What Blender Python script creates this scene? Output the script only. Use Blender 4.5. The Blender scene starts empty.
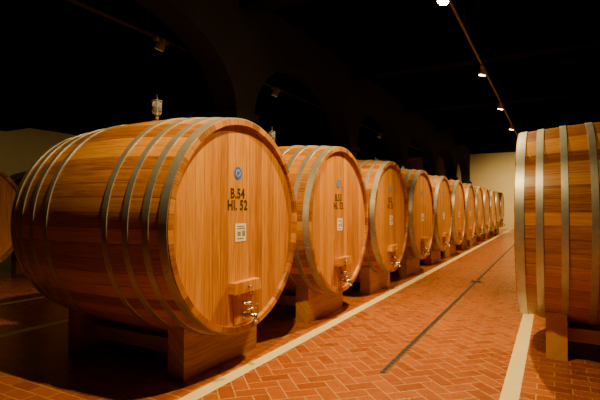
import bpy, bmesh, math, random
from mathutils import Vector, Matrix
random.seed(4)
scene = bpy.context.scene
COL = scene.collection

# ------------------------------------------------------------------ helpers
def new_obj(name, bm, mats, parent=None, loc=(0,0,0), smooth=False):
    me = bpy.data.meshes.new(name)
    bm.to_mesh(me); bm.free()
    for m in mats: me.materials.append(m)
    if smooth:
        for p in me.polygons: p.use_smooth = True
    o = bpy.data.objects.new(name, me)
    o.location = loc
    COL.objects.link(o)
    if parent: o.parent = parent
    return o

def link_mesh(name, me, parent, loc=(0,0,0)):
    o = bpy.data.objects.new(name, me); o.location = loc
    COL.objects.link(o); o.parent = parent
    return o

def box(bm, x0,x1,y0,y1,z0,z1, mi=0):
    v=[bm.verts.new(p) for p in ((x0,y0,z0),(x1,y0,z0),(x1,y1,z0),(x0,y1,z0),(x0,y0,z1),(x1,y0,z1),(x1,y1,z1),(x0,y1,z1))]
    for f in ((0,3,2,1),(4,5,6,7),(0,1,5,4),(1,2,6,5),(2,3,7,6),(3,0,4,7)):
        fa=bm.faces.new([v[i] for i in f]); fa.material_index=mi

def cyl(bm, p1, p2, r1, r2=None, seg=16, mi=0):
    if r2 is None: r2=r1
    p1=Vector(p1); p2=Vector(p2); d=p2-p1
    q=d.to_track_quat('Z','Y')
    a=[];b=[]
    for i in range(seg):
        t=2*math.pi*i/seg
        c=Vector((math.cos(t),math.sin(t),0))
        a.append(bm.verts.new(p1+q@(c*r1))); b.append(bm.verts.new(p2+q@(c*r2)))
    for i in range(seg):
        j=(i+1)%seg
        f=bm.faces.new((a[i],a[j],b[j],b[i])); f.material_index=mi; f.smooth=True
    f=bm.faces.new(a[::-1]); f.material_index=mi
    f=bm.faces.new(b); f.material_index=mi

def prism(bm, pts, x0, x1, mi=0):
    """pts: (y,z) outline, extruded along x"""
    a=[bm.verts.new((x0,y,z)) for y,z in pts]; b=[bm.verts.new((x1,y,z)) for y,z in pts]
    n=len(pts)
    fs=[bm.faces.new(a[::-1]), bm.faces.new(b)]
    for i in range(n):
        j=(i+1)%n
        fs.append(bm.faces.new((a[i],a[j],b[j],b[i])))
    for f in fs: f.material_index=mi

# ------------------------------------------------------------------ materials
class NT:
    def __init__(s, name):
        s.m=bpy.data.materials.new(name); s.m.use_nodes=True
        s.t=s.m.node_tree; s.n=s.t.nodes; s.b=s.n['Principled BSDF']
    def node(s, typ, **kw):
        n=s.n.new(typ)
        for k,v in kw.items(): setattr(n,k,v)
        return n
    def set(s, sock, v):
        if isinstance(v,(int,float)): sock.default_value=v
        elif isinstance(v,(tuple,list)): sock.default_value=v
        else: s.t.links.new(v,sock)
    def M(s, op, a, b=0, c=0):
        n=s.node('ShaderNodeMath', operation=op)
        s.set(n.inputs[0],a); s.set(n.inputs[1],b); s.set(n.inputs[2],c)
        return n.outputs[0]
    def comb(s,x,y,z):
        n=s.node('ShaderNodeCombineXYZ')
        s.set(n.inputs[0],x); s.set(n.inputs[1],y); s.set(n.inputs[2],z)
        return n.outputs[0]
    def mix(s,f,a,b,bt='MIX'):
        n=s.node('ShaderNodeMix', data_type='RGBA', blend_type=bt)
        s.set(n.inputs[0],f); s.set(n.inputs[6],a); s.set(n.inputs[7],b)
        return n.outputs[2]
    def noise(s,vec,scale=1,detail=4,rough=.6):
        n=s.node('ShaderNodeTexNoise'); s.set(n.inputs['Vector'],vec)
        n.inputs['Scale'].default_value=scale; n.inputs['Detail'].default_value=detail
        n.inputs['Roughness'].default_value=rough
        return n.outputs[0]
    def white(s,vec):
        n=s.node('ShaderNodeTexWhiteNoise', noise_dimensions='3D'); s.set(n.inputs['Vector'],vec)
        return n.outputs[0]
    def ramp(s,f,stops):
        n=s.node('ShaderNodeValToRGB'); s.set(n.inputs[0],f)
        e=n.color_ramp.elements
        while len(e)<len(stops): e.new(.5)
        for i,(p,c) in enumerate(stops): e[i].position=p; e[i].color=c+(1,)
        return n.outputs[0]
    def bump(s,h,strength=.3,dist=.01):
        n=s.node('ShaderNodeBump'); n.inputs['Strength'].default_value=strength
        n.inputs['Distance'].default_value=dist; s.set(n.inputs['Height'],h)
        s.t.links.new(n.outputs[0], s.b.inputs['Normal'])
    def xyz(s, kind='Object'):
        if kind=='Object': o=s.node('ShaderNodeTexCoord').outputs['Object']
        else: o=s.node('ShaderNodeNewGeometry').outputs['Position']
        sp=s.node('ShaderNodeSeparateXYZ'); s.set(sp.inputs[0],o)
        return sp.outputs

def simple(name,col,rough=.6,metal=0,noise_amt=.25,scale=8,emit=None,spec=.5):
    k=NT(name)
    x,y,z=k.xyz('Object')
    n=k.noise(k.comb(x,y,z),scale)
    d=tuple(c*(1-noise_amt) for c in col)+(1,); l=tuple(min(1,c*(1+noise_amt)) for c in col)+(1,)
    k.set(k.b.inputs['Base Color'], k.mix(n,d,l))
    k.b.inputs['Roughness'].default_value=rough; k.b.inputs['Metallic'].default_value=metal
    k.b.inputs['Specular IOR Level'].default_value=spec
    if emit:
        k.b.inputs['Emission Color'].default_value=emit[0]+(1,); k.b.inputs['Emission Strength'].default_value=emit[1]
    return k.m

CZ=1.286; L=2.0; RH=.954; RB=1.02

def wood(name, mode, dark, mid, light, rough=.45, gap=.03):
    k=NT(name); x,y,z=k.xyz('Object')
    rnd=k.node('ShaderNodeObjectInfo').outputs['Random']
    r100=k.M('MULTIPLY',rnd,57.0)
    wv=.33
    if mode=='stave':
        ang=k.M('ARCTAN2', y, k.M('SUBTRACT',z,CZ))
        u=k.M('MULTIPLY',ang,52/(2*math.pi))
        al=x; ac=k.M('MULTIPLY',ang,1.0)
    elif mode=='head':
        u=k.M('DIVIDE',y,.105); al=z; ac=y; wv=.20
    elif mode=='beam':   # grain along y
        u=k.M('DIVIDE',z,50); al=y; ac=k.M('ADD',z,x)
    i=k.M('FLOOR',u); f=k.M('FRACT',u)
    w=k.white(k.comb(i,r100,3.3))
    w2=k.white(k.comb(i,r100,8.1))
    off=k.M('MULTIPLY',w2,20)
    g1=k.noise(k.comb(k.M('MULTIPLY',al,1.6),k.M('MULTIPLY',ac,30),k.M('ADD',off,r100)),1.5,6,.7)
    g2=k.noise(k.comb(k.M('MULTIPLY',al,5),k.M('MULTIPLY',ac,140),off),1.2,3,.6)
    v=k.M('ADD',k.M('MULTIPLY',g1,.66),k.M('ADD',k.M('MULTIPLY',g2,.30),k.M('MULTIPLY',k.M('SUBTRACT',w,.5),wv)))
    v=k.M('ADD',v,.05)
    c=k.ramp(v,[(.36,dark),(.53,mid),(.70,light)])
    big=k.noise(k.comb(x,y,z),1.6,4,.55)
    c=k.mix(k.M('MULTIPLY',big,.40),c,tuple(a*.5 for a in mid)+(1,))
    st=k.noise(k.comb(k.M('MULTIPLY',al,.9),k.M('MULTIPLY',ac,9),k.M('ADD',r100,5)),1.3,5,.7)
    st=k.M('MULTIPLY',k.M('MAXIMUM',k.M('SUBTRACT',st,.57),0),2.6)
    c=k.mix(st,c,(dark[0]*.6,dark[1]*.5,dark[2]*.5,1))
    if mode!='beam':
        e=k.M('MINIMUM',f,k.M('SUBTRACT',1,f))
        line=k.M('LESS_THAN',e,gap)
        c=k.mix(k.M('MULTIPLY',line,.55),c,(dark[0]*.35,dark[1]*.3,dark[2]*.3,1))
        h=k.M('SUBTRACT',k.M('MULTIPLY',g2,.25),line)
    else: h=g2
    k.set(k.b.inputs['Base Color'],c)
    k.b.inputs['Specular IOR Level'].default_value=.4
    k.set(k.b.inputs['Roughness'],k.M('ADD',rough-.06,k.M('MULTIPLY',g1,.14)))
    k.bump(h,.22,.004)
    return k.m

m_stave=wood('oak_staves','stave',(.20,.055,.002),(.47,.165,.006),(.68,.285,.018),.32)
m_head=wood('oak_head','head',(.32,.100,.003),(.62,.235,.008),(.82,.37,.024),.33,.022)
m_beam=wood('oak_beam','beam',(.28,.11,.010),(.54,.23,.03),(.72,.36,.06),.6)
m_hoop=simple('galvanised_hoop',(.44,.43,.38),.40,.7,.3,14)
m_steel=simple('steel',(.6,.58,.54),.25,1,.1)
m_black=simple('black_paint',(.012,.01,.008),.6)
m_paper=simple('paper',(.8,.78,.7),.7,0,.05)
m_ink=simple('paper_ink',(.25,.22,.2),.7)
m_blue=simple('blue_sticker',(.02,.14,.6),.4,0,.1)
m_tag=simple('white_ring',(.35,.45,.6),.5)
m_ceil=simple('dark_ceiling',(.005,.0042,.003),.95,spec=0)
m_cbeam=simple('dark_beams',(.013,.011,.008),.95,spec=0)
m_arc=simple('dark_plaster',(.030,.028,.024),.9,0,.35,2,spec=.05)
m_rail=simple('rail_grey',(.10,.09,.075),.5)
m_lampbody=simple('lamp_body',(.35,.32,.27),.5)
m_bulb=simple('lamp_bulb',(1,.9,.7),.5,0,0,1,((1,.78,.45),15))
m_bulb2=simple('lamp_bulb_dim',(1,.9,.7),.5,0,0,1,((1,.78,.45),.3))
m_bulb3=simple('lamp_bulb_strong',(1,.9,.7),.5,0,0,1,((1,.80,.45),600))
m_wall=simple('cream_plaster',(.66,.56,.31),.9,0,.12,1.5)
m_slot=simple('drain_slot',(.008,.006,.005),.8)
m_stripe=simple('cream_stripe_tile',(.70,.57,.25),.5,0,.15,5)
k=NT('clear_glass'); k.b.inputs['Transmission Weight'].default_value=.85; k.b.inputs['Roughness'].default_value=.05
k.b.inputs['Base Color'].default_value=(.75,.85,.8,1); m_glass=k.m

def tile_mat(name, mode):
    k=NT(name); x,y,z=k.xyz('World')
    g=.035
    if mode=='herr':
        W=.125
        u=k.M('DIVIDE',k.M('ADD',x,y),W*1.41421); v=k.M('DIVIDE',k.M('SUBTRACT',y,x),W*1.41421)
        i=k.M('FLOOR',u); j=k.M('FLOOR',v); fu=k.M('FRACT',u); fv=k.M('FRACT',v)
        d=k.M('SUBTRACT',i,j)
        m=k.M('SUBTRACT',d,k.M('MULTIPLY',4,k.M('FLOOR',k.M('DIVIDE',k.M('ADD',d,.01),4))))
        is_=[k.M('COMPARE',m,q,.5) for q in range(4)]
        nt=[k.M('SUBTRACT',1,q) for q in is_]
        l=k.M('MULTIPLY',k.M('LESS_THAN',fu,g),nt[1]); r=k.M('MULTIPLY',k.M('GREATER_THAN',fu,1-g),nt[0])
        b=k.M('MULTIPLY',k.M('LESS_THAN',fv,g),nt[2]); t=k.M('MULTIPLY',k.M('GREATER_THAN',fv,1-g),nt[3])
        line=k.M('MAXIMUM',k.M('MAXIMUM',l,r),k.M('MAXIMUM',b,t))
        w=k.white(k.comb(k.M('SUBTRACT',i,is_[1]),k.M('SUBTRACT',j,is_[2]),1.7))
    else:
        u=k.M('DIVIDE',x,.25)
        j=k.M('FLOOR',k.M('DIVIDE',y,.125)); fv=k.M('FRACT',k.M('DIVIDE',y,.125))
        u=k.M('ADD',u,k.M('MULTIPLY',j,.5))
        i=k.M('FLOOR',u); fu=k.M('FRACT',u)
        eu=k.M('MINIMUM',fu,k.M('SUBTRACT',1,fu)); ev=k.M('MINIMUM',fv,k.M('SUBTRACT',1,fv))
        line=k.M('MAXIMUM',k.M('LESS_THAN',eu,g/2),k.M('LESS_THAN',ev,g))
        w=k.white(k.comb(i,j,2.2))
    n=k.noise(k.comb(x,y,z),9,5,.6)
    v=k.M('ADD',k.M('MULTIPLY',w,.45),k.M('ADD',k.M('MULTIPLY',n,.4),.07))
    c=k.ramp(v,[(.1,(.22,.046,.005)),(.5,(.32,.075,.009)),(.9,(.42,.115,.015))])
    c=k.mix(line,c,(.50,.27,.08,1))
    k.set(k.b.inputs['Base Color'],c)
    k.b.inputs['Specular IOR Level'].default_value=.4
    k.set(k.b.inputs['Roughness'],k.M('ADD',.18,k.M('MULTIPLY',n,.22)))
    k.bump(k.M('SUBTRACT',1,line),.2,.003)
    return k.m
m_herr=tile_mat('terracotta_herringbone','herr')
m_grid=tile_mat('terracotta_running_bond','grid')

# ------------------------------------------------------------------ room
XL,XR,YB,YF,H=-22,7,-6,33,5.25
bm=bmesh.new()
sw=.065
xs=[(XL,-7.2-sw,1),(-7.2-sw,-7.2+sw,2),(-7.2+sw,-5.45-sw,0),(-5.45-sw,-5.45+sw,2),(-5.45+sw,-2.42-sw,1),(-2.42-sw,-2.42+sw,2),(-2.42+sw,-.30-sw,0),(-.30-sw,-.30+sw,2),(-.30+sw,XR,1)]
for x0,x1,mi in xs: box(bm,x0,x1,YB,YF,-.1,0,mi)
new_obj('floor',bm,[m_herr,m_grid,m_stripe])
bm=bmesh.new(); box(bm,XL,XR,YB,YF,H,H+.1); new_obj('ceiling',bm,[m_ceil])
bm=bmesh.new(); box(bm,XL,XR,YF,YF+.2,0,H); new_obj('wall_far',bm,[m_wall])
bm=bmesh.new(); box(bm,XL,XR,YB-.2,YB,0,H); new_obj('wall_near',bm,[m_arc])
bm=bmesh.new(); box(bm,XL-.2,XL,YB,YF,0,H); new_obj('wall_left',bm,[m_wall])
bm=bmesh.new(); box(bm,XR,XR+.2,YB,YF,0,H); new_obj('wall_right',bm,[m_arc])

# arcade: piers + arches
ax0,ax1=-5.25,-4.75
piers=[1.6+5*n-5 for n in range(0,8)]
bm=bmesh.new(); hw=.27; spring=3.0
for c in piers:
    if c-hw>YB and c+hw<YF:
        box(bm,ax0,ax1,c-hw,c+hw,0,spring)
        box(bm,ax0-.06,ax1+.06,c-hw-.06,c+hw+.06,spring-.02,spring+.12)
        box(bm,ax0-.05,ax1+.05,c-hw-.05,c+hw+.05,0,.25)
for a,b in zip(piers[:-1],piers[1:]):
    y0,y1=a+hw,b-hw
    pts=[(a,spring+.1),(y0,spring+.1)]
    mid=(y0+y1)/2; r=(y1-y0)/2
    for s in range(1,24):
        t=math.pi*(1-s/24); pts.append((mid+r*math.cos(t),spring+.1+1.35*math.sin(t)))
    pts+=[(y1,spring+.1),(b,spring+.1),(b,H),(a,H)]
    arch=pts[1:-3]
    prism(bm,[(a,spring+.1),(y0,spring+.1),(y0,H),(a,H)],ax0,ax1)
    prism(bm,[(y1,spring+.1),(b,spring+.1),(b,H),(y1,H)],ax0,ax1)
    for p,q in zip(arch[:-1],arch[1:]):
        prism(bm,[p,q,(q[0],H),(p[0],H)],ax0,ax1)
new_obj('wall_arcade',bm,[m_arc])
# ceiling beams
bm=bmesh.new()
for c in piers:
    if c>YB+.5 and c<YF: box(bm,ax1,XR,c-.2,c+.2,H-.32,H)
    if c>YB+.5 and c<YF: box(bm,XL,ax0,c-.2,c+.2,H-.32,H)
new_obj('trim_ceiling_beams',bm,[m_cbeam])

# drain
bm=bmesh.new()
dx=-1.314; w=.020
box(bm,dx-w,dx+w,3.86,31,.001,.004,0)
box(bm,dx-w-.006,dx-w,3.86,31,.001,.007,1); box(bm,dx+w,dx+w+.006,3.86,31,.001,.007,1)
yy=3.9
while yy<31:
    box(bm,dx-w,dx+w,yy,yy+.008,.003,.006,2); yy+=.09
for g in (9.3,):
    box(bm,dx-.11,dx+.11,g,g+.24,.004,.009,1)
    for q in range(4): box(bm,dx-.09,dx+.09,g+.03+q*.05,g+.055+q*.05,.009,.011,0)
new_obj('floor_drain_channel',bm,[m_slot,m_steel,m_rail])

# ------------------------------------------------------------------ barrel meshes
def R(t): return RH+(RB-RH)*(1-(2*t-1)**2)
NS=104
def ring(bm,x,r):
    return [bm.verts.new((x,r*math.sin(2*math.pi*i/NS),CZ+r*math.cos(2*math.pi*i/NS))) for i in range(NS)]
def skin(bm,a,b,smooth=True,mi=0):
    for i in range(NS):
        j=(i+1)%NS
        f=bm.faces.new((a[i],b[i],b[j],a[j])); f.smooth=smooth; f.material_index=mi
TH=.05; REC=.045
bm=bmesh.new()
N=24
rs=[ring(bm,-L*i/N,R(i/N)) for i in range(N+1)]
for a,b in zip(rs[:-1],rs[1:]): skin(bm,a,b)
for s,xx,xo in ((1,0,rs[0]),(-1,-L,rs[-1])):
    o=ring(bm,xx,R(0)); i1=ring(bm,xx,R(0)-TH); i2=ring(bm,xx-s*REC,R(0)-TH-.008)
    skin(bm,o,i1,False)
    i1b=ring(bm,xx,R(0)-TH); skin(bm,i1b,i2)
bmesh.ops.recalc_face_normals(bm,faces=bm.faces)
me_body=bpy.data.meshes.new('body'); bm.to_mesh(me_body); bm.free(); me_body.materials.append(m_stave)
bm=bmesh.new()
for xx in (-REC+.012,-L+REC-.012):
    sgn=1 if xx>-1 else -1
    a=ring(bm,xx,R(0)-TH-.004); b=ring(bm,xx-sgn*.05,R(0)-TH-.004)
    skin(bm,a,b)
    c=ring(bm,xx,R(0)-TH-.004)
    bm.faces.new(c)
bmesh.ops.recalc_face_normals(bm,faces=bm.faces)
for f in bm.faces:
    if len(f.verts)>4:
        if f.calc_center_median().x>-1 and f.normal.x<0: f.normal_flip()
        if f.calc_center_median().x<-1 and f.normal.x>0: f.normal_flip()
me_head=bpy.data.meshes.new('head_boards'); bm.to_mesh(me_head); bm.free(); me_head.materials.append(m_head)
bm=bmesh.new()
offs=[(.045,.075),(.205,.06),(.40,.055),(.62,.055)]
offs=offs+[(L-o,w) for o,w in offs]
for o,w in offs:
    n=3
    prof=[(-(o-w/2),R((o-w/2)/L)-.001)]
    for q in range(n+1):
        xo=o-w/2+w*q/n; prof.append((-xo,R(max(0,xo)/L)+.009))
    prof.append((-(o+w/2),R(min(1,(o+w/2)/L))-.001))
    rr=[ring(bm,*prof[0]),ring(bm,*prof[1])]
    skin(bm,rr[0],rr[1],False)
    rr=[ring(bm,*p) for p in prof[1:-1]]
    for a,b in zip(rr[:-1],rr[1:]): skin(bm,a,b)
    a=ring(bm,*prof[-2]); b=ring(bm,*prof[-1]); skin(bm,a,b,False)
    for t in (-1.9,-1.85):
        xo=-(o); r=R(o/L)+.008
        p=Vector((xo,r*math.sin(t),CZ+r*math.cos(t))); d=Vector((0,math.sin(t),math.cos(t)))
        cyl(bm,p,p+d*.006,.009,.006,8)
bmesh.ops.recalc_face_normals(bm,faces=bm.faces)
me_hoop=bpy.data.meshes.new('steel_hoops'); bm.to_mesh(me_hoop); bm.free(); me_hoop.materials.append(m_hoop)

# cradle (two saddles + two long bearers)
bm=bmesh.new()
for xc in (-.33,-L+.33):
    rr=R(abs(xc)/L)+.0
    hw2=.53
    n=16
    x0,x1=xc-.09,xc+.09
    for q in range(n):
        ya=-hw2+2*hw2*q/n; yb=-hw2+2*hw2*(q+1)/n
        za=CZ-math.sqrt(rr*rr-ya*ya)-.004; zb=CZ-math.sqrt(rr*rr-yb*yb)-.004
        prism(bm,[(ya,0),(yb,0),(yb,zb),(ya,za)],x0,x1)
box(bm,-L+.42,-.42,-.40,-.28,.16,.285); box(bm,-L+.42,-.42,.28,.40,.16,.285)
bmesh.ops.remove_doubles(bm,verts=bm.verts,dist=.0005)
me_cradle=bpy.data.meshes.new('wooden_cradle'); bm.to_mesh(me_cradle); bm.free(); me_cradle.materials.append(m_beam)

# hatch + crossbar + tap
FX=-REC+.012
bm=bmesh.new()
hz=.40
prism(bm,[(-.13,hz),(.13,hz),(.17,.70),(-.17,.70)],FX-.01,FX+.010,0)
prism(bm,[(-.21,.685),(.21,.685),(.19,.785),(-.19,.785)],FX,FX+.07,1)
me_hatch=bpy.data.meshes.new('hatch'); bm.to_mesh(me_hatch); bm.free(); me_hatch.materials.append(m_head); me_hatch.materials.append(m_head)
bm=bmesh.new()
cyl(bm,(FX+.07,0,.735),(FX+.10,0,.735),.012); cyl(bm,(FX,0,.58),(FX+.09,0,.58),.016)
cyl(bm,(FX+.085,-.10,.60),(FX+.085,.12,.56),.010)     # wing handle
cyl(bm,(FX,.02,.47),(FX+.14,.02,.47),.022); cyl(bm,(FX+.005,.02,.47),(FX+.02,.02,.47),.04)
cyl(bm,(FX+.13,.02,.49),(FX+.13,.02,.42),.018); cyl(bm,(FX+.13,.02,.43),(FX+.13,.02,.41),.024)
cyl(bm,(FX+.09,.02,.47),(FX+.09,.02,.53),.012); cyl(bm,(FX+.09,-.05,.53),(FX+.09,.10,.535),.010)
cyl(bm,(FX+.012,-.10,.66),(FX+.03,-.10,.66),.012); cyl(bm,(FX+.012,.10,.66),(FX+.03,.10,.66),.012)
me_tap=bpy.data.meshes.new('tap'); bm.to_mesh(me_tap); bm.free(); me_tap.materials.append(m_steel)

# filler vessel on top: glass cup on a steel stem
bm=bmesh.new()
xm=-L/2-.12; zt=CZ+R(-xm/L)
cyl(bm,(xm,0,zt-.01),(xm,0,zt+.03),.055,.045,mi=2); cyl(bm,(xm,0,zt+.03),(xm,0,zt+.08),.018,mi=2)
cyl(bm,(xm,0,zt+.08),(xm,0,zt+.11),.025,.048,mi=1); cyl(bm,(xm,0,zt+.11),(xm,0,zt+.23),.048,.052,mi=1)
cyl(bm,(xm,0,zt+.23),(xm,0,zt+.24),.056,.056,mi=2); cyl(bm,(xm,0,zt+.09),(xm,0,zt+.31),.008,.008,mi=0)
me_fill=bpy.data.meshes.new('filler_vessel'); bm.to_mesh(me_fill); bm.free(); me_fill.materials.append(m_steel); me_fill.materials.append(m_glass); me_fill.materials.append(m_rail)

# label & sticker
bm=bmesh.new()
box(bm,FX,FX+.003,-.110,.050,1.14,1.30,0)
for z,a,b in ((1.275,-.085,.025),(1.255,-.085,.035),(1.165,-.085,.015)): box(bm,FX+.003,FX+.0035,a,b,z-.006,z+.006,1)
box(bm,FX+.003,FX+.0035,-.08,-.03,1.19,1.23,1); box(bm,FX+.003,FX+.0035,-.01,.035,1.185,1.235,1)
me_lab=bpy.data.meshes.new('paper_label'); bm.to_mesh(me_lab); bm.free(); me_lab.materials.append(m_paper); me_lab.materials.append(m_ink)
bm=bmesh.new()
cy=-.07
cyl(bm,(FX,cy,1.755),(FX+.003,cy,1.755),.056,seg=32,mi=0); cyl(bm,(FX+.003,cy,1.755),(FX+.004,cy,1.755),.032,seg=32,mi=1); cyl(bm,(FX+.004,cy,1.755),(FX+.005,cy,1.755),.022,seg=32,mi=0)
me_stk=bpy.data.meshes.new('round_sticker'); bm.to_mesh(me_stk); bm.free(); me_stk.materials.append(m_blue); me_stk.materials.append(m_tag)

def text(body,parent,z,size):
    cu=bpy.data.curves.new('lettering','FONT'); cu.body=body; cu.size=size; cu.align_x='CENTER'; cu.align_y='CENTER'
    cu.offset=.0035; cu.extrude=.0008; cu.space_character=1.1
    cu.materials.append(m_black)
    o=bpy.data.objects.new('lettering',cu); COL.objects.link(o); o.parent=parent
    o.location=(FX+.001,-.075,z); o.rotation_euler=(math.radians(90),0,math.radians(90)); o.scale=(.88,1,1)

def barrel(x,y,flip=False,txt=None,dz=0):
    e=bpy.data.objects.new('wine_barrel',None); COL.objects.link(e); e.location=(x,y,dz)
    e.empty_display_size=.2
    if flip: e.rotation_euler=(0,0,math.pi)
    for n,me in (('body',me_body),('head_boards',me_head),('steel_hoops',me_hoop),('wooden_cradle',me_cradle),('hatch',me_hatch),('tap',me_tap),('filler_vessel',me_fill),('paper_label',me_lab),('round_sticker',me_stk)):
        if flip and n=='tap': continue
        link_mesh(n,me,e)
    if txt:
        text(txt,e,1.567,.125); text('Hl. 52',e,1.462,.125)
    return e

FXW=-2.444
for n in range(12):
    barrel(FXW,3.393+2.2*n,txt='B.%d'%(54-n) if n<3 else None)
for n in range(11):
    barrel(-.31,5.52+2.2*n,flip=True)
for n in range(9):
    barrel(-8.5,3.97+2.2*n)

# ------------------------------------------------------------------ lamps
def track(x,z,y0,y1,spots,power,bulb,size=140,col=(1,.70,.29)):
    e=bpy.data.objects.new('ceiling_track_light',None); COL.objects.link(e); e.location=(x,0,z)
    bm=bmesh.new(); box(bm,-.02,.02,y0,y1,-.02,.02)
    yy=y0+.5
    while yy<y1:
        cyl(bm,(0,yy,0),(0,yy,H-z),.006,seg=6); yy+=3
    new_obj('rail',bm,[m_rail],e)
    for s,pm,aim,bl in spots:
        bm=bmesh.new()
        d=Vector(aim)-Vector((x,0,z)); d.normalize()
        p=Vector((0,s,-.10))
        cyl(bm,(0,s,0),p,.012,seg=8)
        box(bm,-.04,.04,s-.16,s+.16,-.06,-.015)
        cyl(bm,p-d*.12,p+d*.09,.06,.085,seg=20)
        cyl(bm,p+d*.091,p+d*.096,.076,.076,seg=20,mi=1)
        new_obj('spot_head',bm,[m_lampbody,bl or bulb],e)
        li=bpy.data.lights.new('spot_lamp','SPOT'); li.energy=power*pm; li.color=col
        li.spot_size=math.radians(size); li.spot_blend=1; li.shadow_soft_size=.05
        lo=bpy.data.objects.new('spot_lamp',li); COL.objects.link(lo); lo.parent=e
        lo.location=p+d*.17
        lo.rotation_euler=d.to_track_quat('-Z','Y').to_euler()
A=(-2.2,0,1.2)
sp=[(2.6,1.2,(-2.3,.8,1.2),None),(6.8,1.8,(-2.0,-1.6,1.3),m_bulb3)]+[(y,1.2,A,None) for y in (11,15.1,19.3,23.5)]+[(27.7,2.4,(-1.5,3.4,1.2),None)]
track(-1.36,4.62,-4,32,sp,830,m_bulb,122)
track(-6.0,4.40,-4,32,[(y,1,(-8.5,0,0),None) for y in (2,5.8,9.6,13.5,17.4,21.3,25.2)],26,m_bulb2)
track(-17,4.6,-4,32,[(y,1,(-21,0,2),None) for y in (6,11,16,21)],60,m_bulb2)  # added track, not a known fixture: its spots brighten the left wall

w=bpy.data.worlds.new('cellar_dark'); scene.world=w; w.use_nodes=True
w.node_tree.nodes['Background'].inputs[0].default_value=(.02,.013,.008,1); w.node_tree.nodes['Background'].inputs[1].default_value=.3

# ------------------------------------------------------------------ camera
cam=bpy.data.cameras.new('camera'); co=bpy.data.objects.new('camera',cam); COL.objects.link(co)
cam.sensor_width=36; cam.lens=457/600*36; cam.clip_end=200
co.location=(0,0,1.45)
co.rotation_euler=(math.radians(90.88),0,math.radians(28.97))
scene.camera=co
